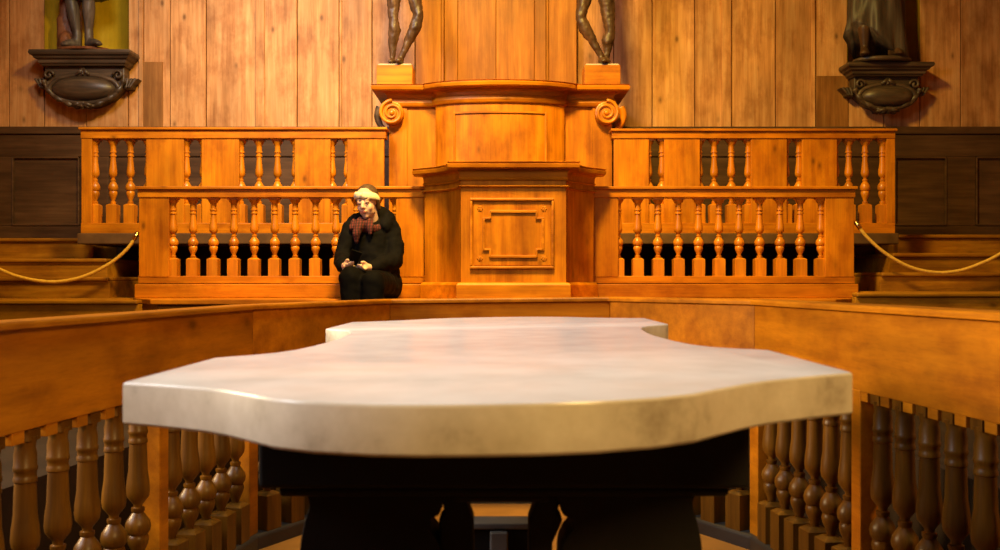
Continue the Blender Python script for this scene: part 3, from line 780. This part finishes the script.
def flayed(px_legs, cx, s, label):
    # anatomical figure, legs as in the picture, the rest of the body above the frame
    d = 8.12; zb = Z(66.5, d)
    kneeA, ankA, hipA, kneeB, ankB, hipB = px_legs
    P = lambda p, dd=0: Vector((X(p[0], d), d + dd, Z(p[1], d)))
    bm = bmesh.new()
    hA = P(hipA); hB = P(hipB); kA = P(kneeA, -.02); kB = P(kneeB, -.05); aA = P(ankA, 0); aB = P(ankB, -.03)
    for h, k, a in ((hA, kA, aA), (hB, kB, aB)):
        chain(bm, [(h, .072), (h.lerp(k, .45), .074), (h.lerp(k, .85), .050), (k, .042)])
        dirn = (a - k)
        side = Vector((math.copysign(1, k.x - a.x) if abs(k.x - a.x) > .03 else s * -1, 0, 0))
        chain(bm, [(k, .041), (k.lerp(a, .28) + side * .012, .052), (k.lerp(a, .62), .034), (a, .023)])
        cap(bm, k.lerp(a, .14) + Vector((0, .03, 0)), .03, k.lerp(a, .48) + Vector((0, .022, 0)), .02)
        ball(bm, k + Vector((0, -.025, .01)), (.027, .022, .032))
        for q in (-1, 1): cap(bm, h.lerp(k, .25) + Vector((q * .035, -.03, 0)), .03, h.lerp(k, .82) + Vector((q * .018, -.02, 0)), .02)
        foot(bm, (a.x, a.y, a.z), (a.x + (k.x - a.x) * -.06, a.y - .11, zb + .02), .024)
    pel = (hA + hB) / 2 + Vector((0, 0, .05))
    chain(bm, [(hA, .075), (pel, .095), (hB, .075)])
    chain(bm, [(pel, .105), (pel + Vector((0, 0, .18)), .095), (pel + Vector((0, -.01, .34)), .115), (pel + Vector((0, 0, .46)), .09)])
    sh = pel + Vector((0, 0, .46))
    for q in (-1, 1):
        so = sh + Vector((q * .17, 0, 0))
        el = so + Vector((q * .10, .0, -.24)); wr = el + Vector((q * -.03 if q == s else q * .12, -.12, -.1 if q == s else .17))
        chain(bm, [(sh, .06), (so, .055), (el, .038), (wr, .024)])
        hand(bm, wr, (wr - el), (0, 0, 1), .02)
    ne = sh + Vector((0, 0, .1)); hd = ne + Vector((0, -.01, .12))
    chain(bm, [(sh, .06), (ne, .045)])
    ball(bm, hd + Vector((0, .01, .02)), (.075, .092, .09)); ball(bm, hd + Vector((0, -.035, -.04)), (.052, .055, .062))
    cap(bm, hd + Vector((0, -.085, .01)), .01, hd + Vector((0, -.1, -.025)), .014)
    for q in (-1, 1): ball(bm, hd + Vector((q * .078, .01, -.01)), (.012, .02, .028))
    shift(bm, (X(cx, d), d, zb))
    o = blob('anatomical_statue', bm, M['statue_brown'], .010, smooth_it=1, disp=.018, dscale=.045)
    o.location = (X(cx, d), d, zb)
    tag(o, label, 'statue', 'flayed men statues on the upper pulpit')
    return o
flayed(((393.5, 18), (392.5, 60), (395, -42), (419, 17), (401, 60), (405, -42)), 397, -1, 'carved flayed man statue on the left block of the upper pulpit')
flayed(((610, 33), (606.5, 60), (602, -40), (580, 19), (601, 58), (593, -42)), 604, 1, 'carved flayed man statue on the right block of the upper pulpit')
ztop = Z(83.8, 7.93)
for a, c, side in ((376.5, 412.5, 'left'), (584.5, 620.5, 'right')):
    d = 8.0
    o = thing('statue_block', 'plain pine block under the %s flayed man statue' % side, 'block', (X((a + c) / 2, d), d + .12, ztop), 'pine statue blocks'); O = o.location.copy()
    zt2 = Z(66.5, 8.12)
    bm = bmesh.new(); box(bm, X(a, d), X(c, d), d, d + .26, ztop, zt2 - .012); obj('block', shift(bm, O), M['pine_x'], o, bevel=.004)
    bm = bmesh.new(); box(bm, X(a, d) + .01, X(c, d) - .01, d + .01, d + .25, zt2 - .012, zt2); obj('dusty_top', shift(bm, O), M['dust'], o, bevel=.006)
# left: bare-legged figure with a short tunic, cloak falling to a stump
d = 8.76; zb = zl
def PP(x, y, dd=0): return Vector((X(x, d), d + dd, Z(y, d)))
st = thing('tunic_statue', 'dark carved statue with bare legs in the left olive niche', 'statue', (X(86, d), d, zb)); O = st.location.copy()
bm = bmesh.new()
hA, kA, aA = PP(78, -40), PP(72, -1, -.03), PP(77, 34)
hB, kB, aB = PP(90, -40), PP(90, -1, -.03), PP(89, 32)
for h, k, a, toe in ((hA, kA, aA, PP(68, 44, -.09)), (hB, kB, aB, PP(104, 44, -.12))):
    chain(bm, [(h, .085), (k, .055)]); chain(bm, [(k, .052), (k.lerp(a, .35), .056), (a, .033)])
    ball(bm, k + Vector((0, -.03, 0)), .035)
    foot(bm, a, (toe.x, toe.y, zb + .045), .036)
pel = (hA + hB) / 2 + Vector((0, 0, .06))
chain(bm, [(hA, .09), (pel, .12), (hB, .09)]); chain(bm, [(pel, .13), (pel + Vector((0, 0, .25)), .12), (pel + Vector((0, 0, .45)), .14), (pel + Vector((0, 0, .55)), .1)])
sh = pel + Vector((0, 0, .55))
for q in (-1, 1):
    so = sh + Vector((q * .2, 0, 0)); el = so + Vector((q * .06, -.02, -.28)); wr = el + Vector((-q * .12, -.16, .08))
    chain(bm, [(sh, .07), (so, .065), (el, .048), (wr, .03)]); hand(bm, wr, wr - el, (0, 0, 1), .024)
chain(bm, [(sh, .07), (sh + Vector((0, 0, .12)), .055)]); hd = sh + Vector((0, -.01, .24))
ball(bm, hd + Vector((0, .01, .02)), (.085, .1, .1)); ball(bm, hd + Vector((0, -.04, -.05)), (.058, .06, .07)); cap(bm, hd + Vector((0, -.09, .01)), .012, hd + Vector((0, -.11, -.03)), .016)
blob('body', shift(bm, O), M['statue_dark'], .013, st, 2)
bm = bmesh.new()
pr = []
rings = []
for i in range(10):
    t = i / 9; z = Z(-3, d) + t * .52; rr = .20 - .06 * t
    rings.append([bm.verts.new((X(84, d) + rr * 1.15 * math.cos(a) * (1 + .07 * math.cos(9 * a)), d - .01 + rr * .75 * math.sin(a) * (1 + .07 * math.cos(9 * a)), z + .02 * math.cos(9 * a) * (1 - t))) for a in [2 * PI * k / 54 for k in range(54)]])
for a, c in zip(rings, rings[1:]):
    for i in range(54): bm.faces.new((a[i], a[(i + 1) % 54], c[(i + 1) % 54], c[i]))
bm.faces.new(rings[0][::-1]); bm.faces.new(rings[-1])
obj('tunic', shift(bm, O), M['statue_dark'], st, smooth=True)
bm = bmesh.new()
for x0, y0, x1, y1, r0, r1, dd in ((62, -20, 60, 30, .05, .045, .10), (66, -20, 65, 42, .06, .05, .12), (57, 18, 58, 46, .03, .035, .08), (70, -10, 70, 44, .05, .06, .13), (64, 38, 66, 47, .06, .075, .06)):
    cap(bm, PP(x0, y0, dd - .02), r0, (X(x1, d), d + dd - .02, max(Z(y1, d), zb + r1 * .6)), r1)
blob('cloak', shift(bm, O), M['drape'], .013, st, 2, .02, .06)
bm = bmesh.new(); lathe(bm, [(.0, zb), (.235, zb), (.24, zb + .012), (.225, zb + .022), (0, zb + .022)][1:-1], X(84, d), d, 28, sy=.55); obj('statue_base', shift(bm, O), M['drape'], st)
# right: robed figure
zb = zr; d = 8.74
st = thing('robed_statue', 'dark carved statue in a long robe in the right yellow niche', 'statue', (X(881, d), d, zb)); O = st.location.copy()
bm = bmesh.new(); rings = []
NS = 96
for i in range(26):
    t = i / 25
    z0 = zb + .035
    ring_ = []
    for k in range(NS):
        a = 2 * PI * k / NS
        lift = .30 * max(0, math.cos(a - math.radians(212))) ** 1.3          # hem swept up at the figure's right
        z = z0 + lift * (1 - t) ** 2 + t * 1.0
        rr = (.265 - .045 * t - .012 * math.sin(t * PI))
        fold = 1 + (.07 * math.sin(7 * a + 1.5 * t * 3) + .045 * math.sin(13 * a - 4 * t)) * (1 - .55 * t)
        cx = X(877 - 2 * t, d)
        ring_.append(bm.verts.new((cx + rr * fold * math.cos(a), d + .64 * rr * fold * math.sin(a), z)))
    rings.append(ring_)
for a, c in zip(rings, rings[1:]):
    for i in range(NS): bm.faces.new((a[i], a[(i + 1) % NS], c[(i + 1) % NS], c[i]))
bm.faces.new(rings[0][::-1]); bm.faces.new(rings[-1])
obj('robe', shift(bm, O), M['statue_dark'], st, smooth=True)
bm = bmesh.new()
tz = zb + 1.03; cx = X(875, d)
chain(bm, [((cx, d, tz - .25), .13), ((cx, d, tz), .13), ((cx, d, tz + .22), .15), ((cx, d, tz + .34), .1)])
for q in (-1, 1):
    so = Vector((cx + q * .2, d, tz + .32)); el = so + Vector((q * .07, -.03, -.28)); wr = el + Vector((-q * .14, -.14, .05))
    chain(bm, [((cx, d, tz + .32), .08), (so, .07), (el, .055), (wr, .032)]); hand(bm, wr, wr - el, (0, 0, 1), .024)
chain(bm, [((cx, d, tz + .34), .07), ((cx, d, tz + .46), .055)]); hd = Vector((cx, d - .01, tz + .56))
ball(bm, hd + Vector((0, .01, .02)), (.085, .1, .1)); ball(bm, hd + Vector((0, -.04, -.05)), (.058, .06, .07)); cap(bm, hd + Vector((0, -.09, .01)), .012, hd + Vector((0, -.11, -.03)), .016)
chain(bm, [((X(868, d), d - .02, tz - .3), .09), ((X(861, d), d - .08, Z(30, d)), .055), ((X(862, d), d - .06, Z(50, d)), .035)])
foot(bm, (X(862, d), d - .06, Z(53, d)), (X(858, d), d - .17, zb + .06), .036)
chain(bm, [((X(885, d), d - .02, tz - .3), .09), ((X(890, d), d - .04, Z(50, d)), .04)])
foot(bm, (X(890, d), d - .06, Z(54, d)), (X(893, d), d - .17, zb + .06), .036)
blob('body', shift(bm, O), M['statue_brown'], .013, st, 2)
bm = bmesh.new(); lathe(bm, [(.235, zb), (.25, zb + .012), (.25, zb + .028), (.23, zb + .036)], X(881, d), d - .02, 28, sy=.62); obj('statue_base', shift(bm, O), M['carved'], st)

# ================================================================== WOMAN ON THE BENCH
WD_ = 6.98
def W(px, py, d): return Vector((X(px, d), d, Z(py, d)))
O = Vector((W(372, 297, 6.95).x, 6.95, FP))
wo = thing('person', 'woman in black coat and cream headband seated looking at her phone', 'person', O)
hc = W(367.0, 202.3, 6.90)                              # head centre
Rh = Matrix.Rotation(math.radians(-14), 4, 'Z') @ Matrix.Rotation(math.radians(9), 4, 'X') @ Matrix.Rotation(math.radians(-6), 4, 'Y')
def H(x, y, z): return hc + (Rh @ Vector((x, y, z)))
bm = bmesh.new()
ball(bm, H(0, .012, .032), (.072, .090, .082), Rh, 24)       # cranium
ball(bm, H(0, -.022, -.030), (.056, .062, .080), Rh, 24)     # face
ball(bm, H(0, -.050, -.090), (.022, .024, .020), Rh)         # chin
for q in (-1, 1):
    ball(bm, H(q * .032, -.054, -.034), (.022, .020, .026), Rh)  # cheek
    ball(bm, H(q * .034, -.016, -.066), (.018, .034, .022), Rh)  # jaw
    ball(bm, H(q * .027, -.070, .006), (.019, .014, .011), Rh)   # eyelid
    ball(bm, H(q * .028, -.068, .022), (.022, .010, .007), Rh)   # brow
    ball(bm, H(q * .064, .024, -.004), (.008, .015, .024), Rh)   # ear
cap(bm, H(0, -.080, .010), .0075, H(0, -.098, -.026), .0115)     # nose
for q in (-1, 1): ball(bm, H(q * .010, -.088, -.030), (.008, .009, .007), Rh)
ball(bm, H(0, -.080, -.054), (.021, .010, .006), Rh); ball(bm, H(0, -.077, -.064), (.018, .010, .007), Rh)
neck0 = W(372, 226, 6.98)
chain(bm, [(H(0, .02, -.06), .052), (neck0, .056)])
shR, shL = W(351, 229, 6.97), W(390, 228, 7.0)
elR, elL = W(342.5, 258, 6.90), W(394, 261, 6.90)
wrR, wrL = W(343.5, 266.5, 6.70), W(371.5, 268, 6.69)
hip = W(374, 285, 6.99); hipR, hipL = W(364, 285, 6.97), W(386, 285, 6.98)
chain(bm, [(neck0, .06), (W(372, 236, 7.0), .10), (W(372, 255, 7.02), .105), (hip, .11)])
chain(bm, [(shR, .055), (W(372, 231, 7.0), .07), (shL, .055)])
chain(bm, [(shR, .05), (elR, .04), (wrR, .026)]); chain(bm, [(shL, .05), (elL, .04), (wrL, .026)])
knR, knL = W(351, 278, 6.52), W(373, 282, 6.48)
anR, anL = Vector((knR.x + .02, 6.50, FP + .09)), Vector((knL.x, 6.46, FP + .09))
for h, k, a in ((hipR, knR, anR), (hipL, knL, anL)):
    chain(bm, [(hip, .1), (h, .085), (h.lerp(k, .5), .072), (k, .052)]); chain(bm, [(k, .05), (k.lerp(a, .35), .052), (a, .034)])
    chain(bm, [(a, .034), (a + Vector((0, -.04, -.055)), .033), (a + Vector((0, -.15, -.065)), .024)])
# hands: palms under and behind the phone, fingers curled round it
phc = W(354.5, 259.5, 6.60)
def grip(w, tgt, side):
    w = Vector(w); t = Vector(tgt); dr = (t - w).normalized()
    palm = w + dr * .045
    chain(bm, [(w, .025), (palm, .026), (w + dr * .075, .022)])
    upv = Vector((0, -.35, .94)).normalized(); s_ = dr.cross(upv).normalized()
    for k in range(4):
        b0 = w + dr * .075 + s_ * (k - 1.5) * .0155 - upv * .006; L = (.034, .038, .035, .027)[k]
        k1 = b0 + (dr * .92 - upv * .25) * L; k2 = k1 + (dr * .75 + upv * .45) * L * .7; k3 = k2 + (dr * .2 + upv * .9) * L * .5
        chain(bm, [(b0, .0088), (k1, .0082), (k2, .0074), (k3, .0064)])
    t0 = palm + upv * .018
    chain(bm, [(t0, .012), (t0 + dr * .03 + upv * .016, .0105), (t0 + dr * .058 + upv * .012, .0085)])
grip(wrR, phc + Vector((-.025, -.015, -.028)), -1); grip(wrL, phc + Vector((.035, -.015, -.045)), 1)
blob('body', shift(bm, O), M['skin'], .0055, wo, 3)
# face details
bm = bmesh.new(); ball(bm, H(0, -.0895, -.0555), (.0175, .004, .0036), Rh, 12); ball(bm, H(0, -.0875, -.0620), (.014, .005, .0045), Rh, 12)
obj('lips', shift(bm, O), M['lips'], wo, smooth=True)
for q in (-1, 1):
    bm = bmesh.new(); tube(bm, [H(q * (.027 + .017 * u), -.0845 + .006 * u * u, -.0015 + .002 * (u * u)) for u in (-1, -.5, 0, .5, 1)], .0018, 8); obj('eyelash', shift(bm, O), M['eye_line'], wo, smooth=True)
    bm = bmesh.new(); tube(bm, [H(q * (.028 + .02 * u), -.0835 + .007 * u * u, .0245 - .004 * u * u) for u in (-1, -.5, 0, .5, 1)], .0020, 8); obj('eyebrow', shift(bm, O), M['hair'], wo, smooth=True)
# hair: cap on the crown, sides tucked under the band, gathered behind
bm = bmesh.new()
ball(bm, H(0, .026, .044), (.077, .086, .082), Rh, 24)
ball(bm, H(0, .085, .03), (.05, .05, .06), Rh)
for q in (-1, 1): chain(bm, [(H(q * .070, .008, .03), .014), (H(q * .068, .022, -.01), .014), (H(q * .060, .040, -.05), .02)])
blob('hair', shift(bm, O), M['hair'], .007, wo, 2, .006, .02)
# knitted headband with a twist at the front
bm = bmesh.new(); n_ = 40; rings = []
for i in range(n_):
    a = 2 * PI * i / n_
    cxx, cyy = .080 * math.cos(a), .012 + .094 * math.sin(a)
    front = max(0, -math.sin(a))
    hw = .026 - .003 * front ** 12; zc0 = .034 + .021 * front - .030 * max(0, math.sin(a)) - .010 * math.cos(a)
    sc = [(-1, 0), (-.6, .005), (0, .007), (.6, .005), (1, 0), (0, -.006)]
    rings.append([bm.verts.new(H(cxx * (1 + o / .09) * (1 - .06 * u * (u > 0)), cyy * (1 + o / .09) * (1 - .06 * u * (u > 0)), zc0 + u * hw)) for u, o in sc])
for i in range(n_):
    a, c = rings[i], rings[(i + 1) % n_]
    for k in range(6): bm.faces.new((a[k], a[(k + 1) % 6], c[(k + 1) % 6], c[k]))
hb_ = obj('headband', shift(bm, O), M['cream_knit'], wo, smooth=True)
bm = bmesh.new(); cap(bm, H(-.006, -.086, .044), .007, H(.006, -.083, .070), .007)
obj('knot', shift(bm, O), M['cream_knit'], hb_, smooth=True)
# scarf
bm = bmesh.new()
for k in range(14):
    a = 2 * PI * k / 14; b2 = 2 * PI * (k + 1) / 14
    f = lambda t: Vector((neck0.x - .010 + .074 * math.cos(t), neck0.y - .018 + .080 * math.sin(t), neck0.z - .004 + .024 * math.sin(t)))
    cap(bm, f(a), .027, f(b2), .027)
chain(bm, [(W(361, 221, 6.87), .030), (W(358.5, 227, 6.845), .034), (W(356.5, 234, 6.83), .028), (W(356.5, 242, 6.835), .014)])
chain(bm, [(W(369, 222, 6.87), .028), (W(370.5, 227, 6.85), .028), (W(370, 233, 6.84), .016)])
chain(bm, [(W(354, 222, 6.9), .022), (W(352, 228, 6.88), .020)])
blob('scarf', shift(bm, O), M['scarf'], .008, wo, 2, .012, .03)
# coat
bm = bmesh.new()
chain(bm, [(W(372, 229, 7.0), .095), (W(373, 240, 7.0), .140), (W(374, 256, 7.0), .155), (W(377, 274, 6.99), .16), (W(378, 284, 6.99), .15)])
chain(bm, [(shR, .066), (W(372, 228, 7.0), .082), (shL, .07)])
chain(bm, [(shR + Vector((0, 0, -.01)), .068), (elR, .062), (wrR.lerp(elR, .18), .056), (wrR.lerp(elR, .06), .048)])
chain(bm, [(shL + Vector((0, 0, -.01)), .07), (W(395, 248, 6.95), .068), (elL, .066), (wrL.lerp(elL, .18), .054), (wrL.lerp(elL, .06), .046)])
chain(bm, [(W(352, 221, 6.99), .04), (W(364, 218, 7.08), .055), (W(380, 214, 7.07), .06), (W(388, 219, 7.0), .058), (W(385, 226, 6.93), .045)])   # hood lying on the shoulders
chain(bm, [(hipR, .11), (hipR.lerp(knR, .4), .098)]); chain(bm, [(hipL, .12), (hipL.lerp(knL, .35), .10)])
blob('coat', shift(bm, O), M['coat'], .010, wo, 4, .022, .07)
bm = bmesh.new()
for h, k, a in ((hipR, knR, anR), (hipL, knL, anL)):
    chain(bm, [(h, .10), (h.lerp(k, .5), .09), (k, .080), (k.lerp(a, .3), .072), (k.lerp(a, .92), .048)])
blob('trousers', shift(bm, O), M['trousers'], .010, wo, 3, .012, .06)
for a in (anR, anL):
    bm = bmesh.new(); chain(bm, [(a + Vector((0, .01, 0)), .046), (a + Vector((0, .01, -.045)), .044), (a + Vector((0, -.07, -.05)), .042), (a + Vector((0, -.16, -.055)), .034)])
    blob('shoe', shift(bm, O), M['phone'], .008, wo, 2)
# phone and the folded leaflet under it
pr = Matrix.Rotation(math.radians(-40), 4, 'X') @ Matrix.Rotation(math.radians(8), 4, 'Y') @ Matrix.Rotation(math.radians(20), 4, 'Z')
t = thing('phone', 'black smartphone held in the seated woman\'s hands', 'phone', phc); t.matrix_world = Matrix.Translation(phc + Vector((0, 0, .012))) @ pr
bm = bmesh.new(); box(bm, -.036, .036, -.074, .074, -.0045, .0045); obj('phone_body', bm, M['phone'], t, bevel=.004)
bm = bmesh.new(); box(bm, -.033, .033, -.069, .069, .0042, .0052); obj('screen', bm, M['phone'], t)
pc = W(352, 268.5, 6.64)
bm = bmesh.new(); box(bm, -.065, .065, -.04, .04, -.003, .003)
l = obj('leaflet', bm, M['paper'], bevel=.0015); l.matrix_world = Matrix.Translation(pc) @ Matrix.Rotation(math.radians(28), 4, 'X') @ Matrix.Rotation(math.radians(-10), 4, 'Y')
tag(l, 'folded beige leaflet held beneath the phone by the seated woman', 'leaflet')

# ================================================================== LIGHT
def area(name, loc, target, size, power, color, sy=None, spread=None):
    l = bpy.data.lights.new(name, 'AREA'); l.energy = power; l.color = color; l.size = size
    if sy: l.shape = 'RECTANGLE'; l.size_y = sy
    if spread: l.spread = math.radians(spread)
    o = bpy.data.objects.new(name, l); C.objects.link(o); o.location = loc
    o.rotation_euler = (Vector(target) - Vector(loc)).to_track_quat('-Z', 'Y').to_euler(); return o
WARM = (1, .64, .20); NEUT = (1, .78, .56); COOL = (.80, .88, 1.0)
area('pulpit_lamps', (-.2, 4.8, 5.2), (-.1, 7.7, 1.0), .7, 288, (1, .665, .13), spread=120)
area('ceiling_lamp', (.1, 2.3, 5.3), (0, 2.6, 0), 1.2, 52, (.80, .92, 1), spread=120)
area('hall_lamps', (2.6, -3.2, 4.0), (0, 2.2, .6), 1.2, 37, (1, .62, .20), spread=62)
area('daylight_window', (-4.4, 1.2, 3.2), (1.3, 2.6, .7), 1.2, 76, (.96, .95, 1), 2.0, 110)
area('ring_fill', (-4.4, 3.3, 2.2), (1.2, 2.6, .75), .8, 66, (1, .72, .38), spread=80)  # unseen fill, added to brighten the right-hand ring board
area('left_wall_fill', (-2.2, 4.8, 4.8), (-1.6, 8.9, 2.8), .8, 42, (1, .92, .95), spread=78)  # added pale spot for the left of the back wall, no window there
w = bpy.data.worlds.new('World'); bpy.context.scene.world = w; w.use_nodes = True
w.node_tree.nodes['Background'].inputs[0].default_value = (.05, .04, .03, 1); w.node_tree.nodes['Background'].inputs[1].default_value = .3

# ================================================================== CAMERA
cam = bpy.data.cameras.new('Camera'); co = bpy.data.objects.new('Camera', cam); C.objects.link(co)
cam.sensor_fit = 'HORIZONTAL'; cam.sensor_width = 36; cam.lens = 36 * F / 1000
co.location = (0, 0, ZC); co.rotation_euler = (PI / 2, 0, 0)
cam.shift_y = (HY - 275) / 1000
cam.clip_start = .05
cam.dof.use_dof = True; cam.dof.focus_distance = 6.0; cam.dof.aperture_fstop = 8.0
sc = bpy.context.scene; sc.camera = co
sc.view_settings.view_transform = 'Standard'; sc.view_settings.look = 'None'; sc.view_settings.gamma = 1; sc.view_settings.use_curve_mapping = False
sc.view_settings.exposure = 0.0
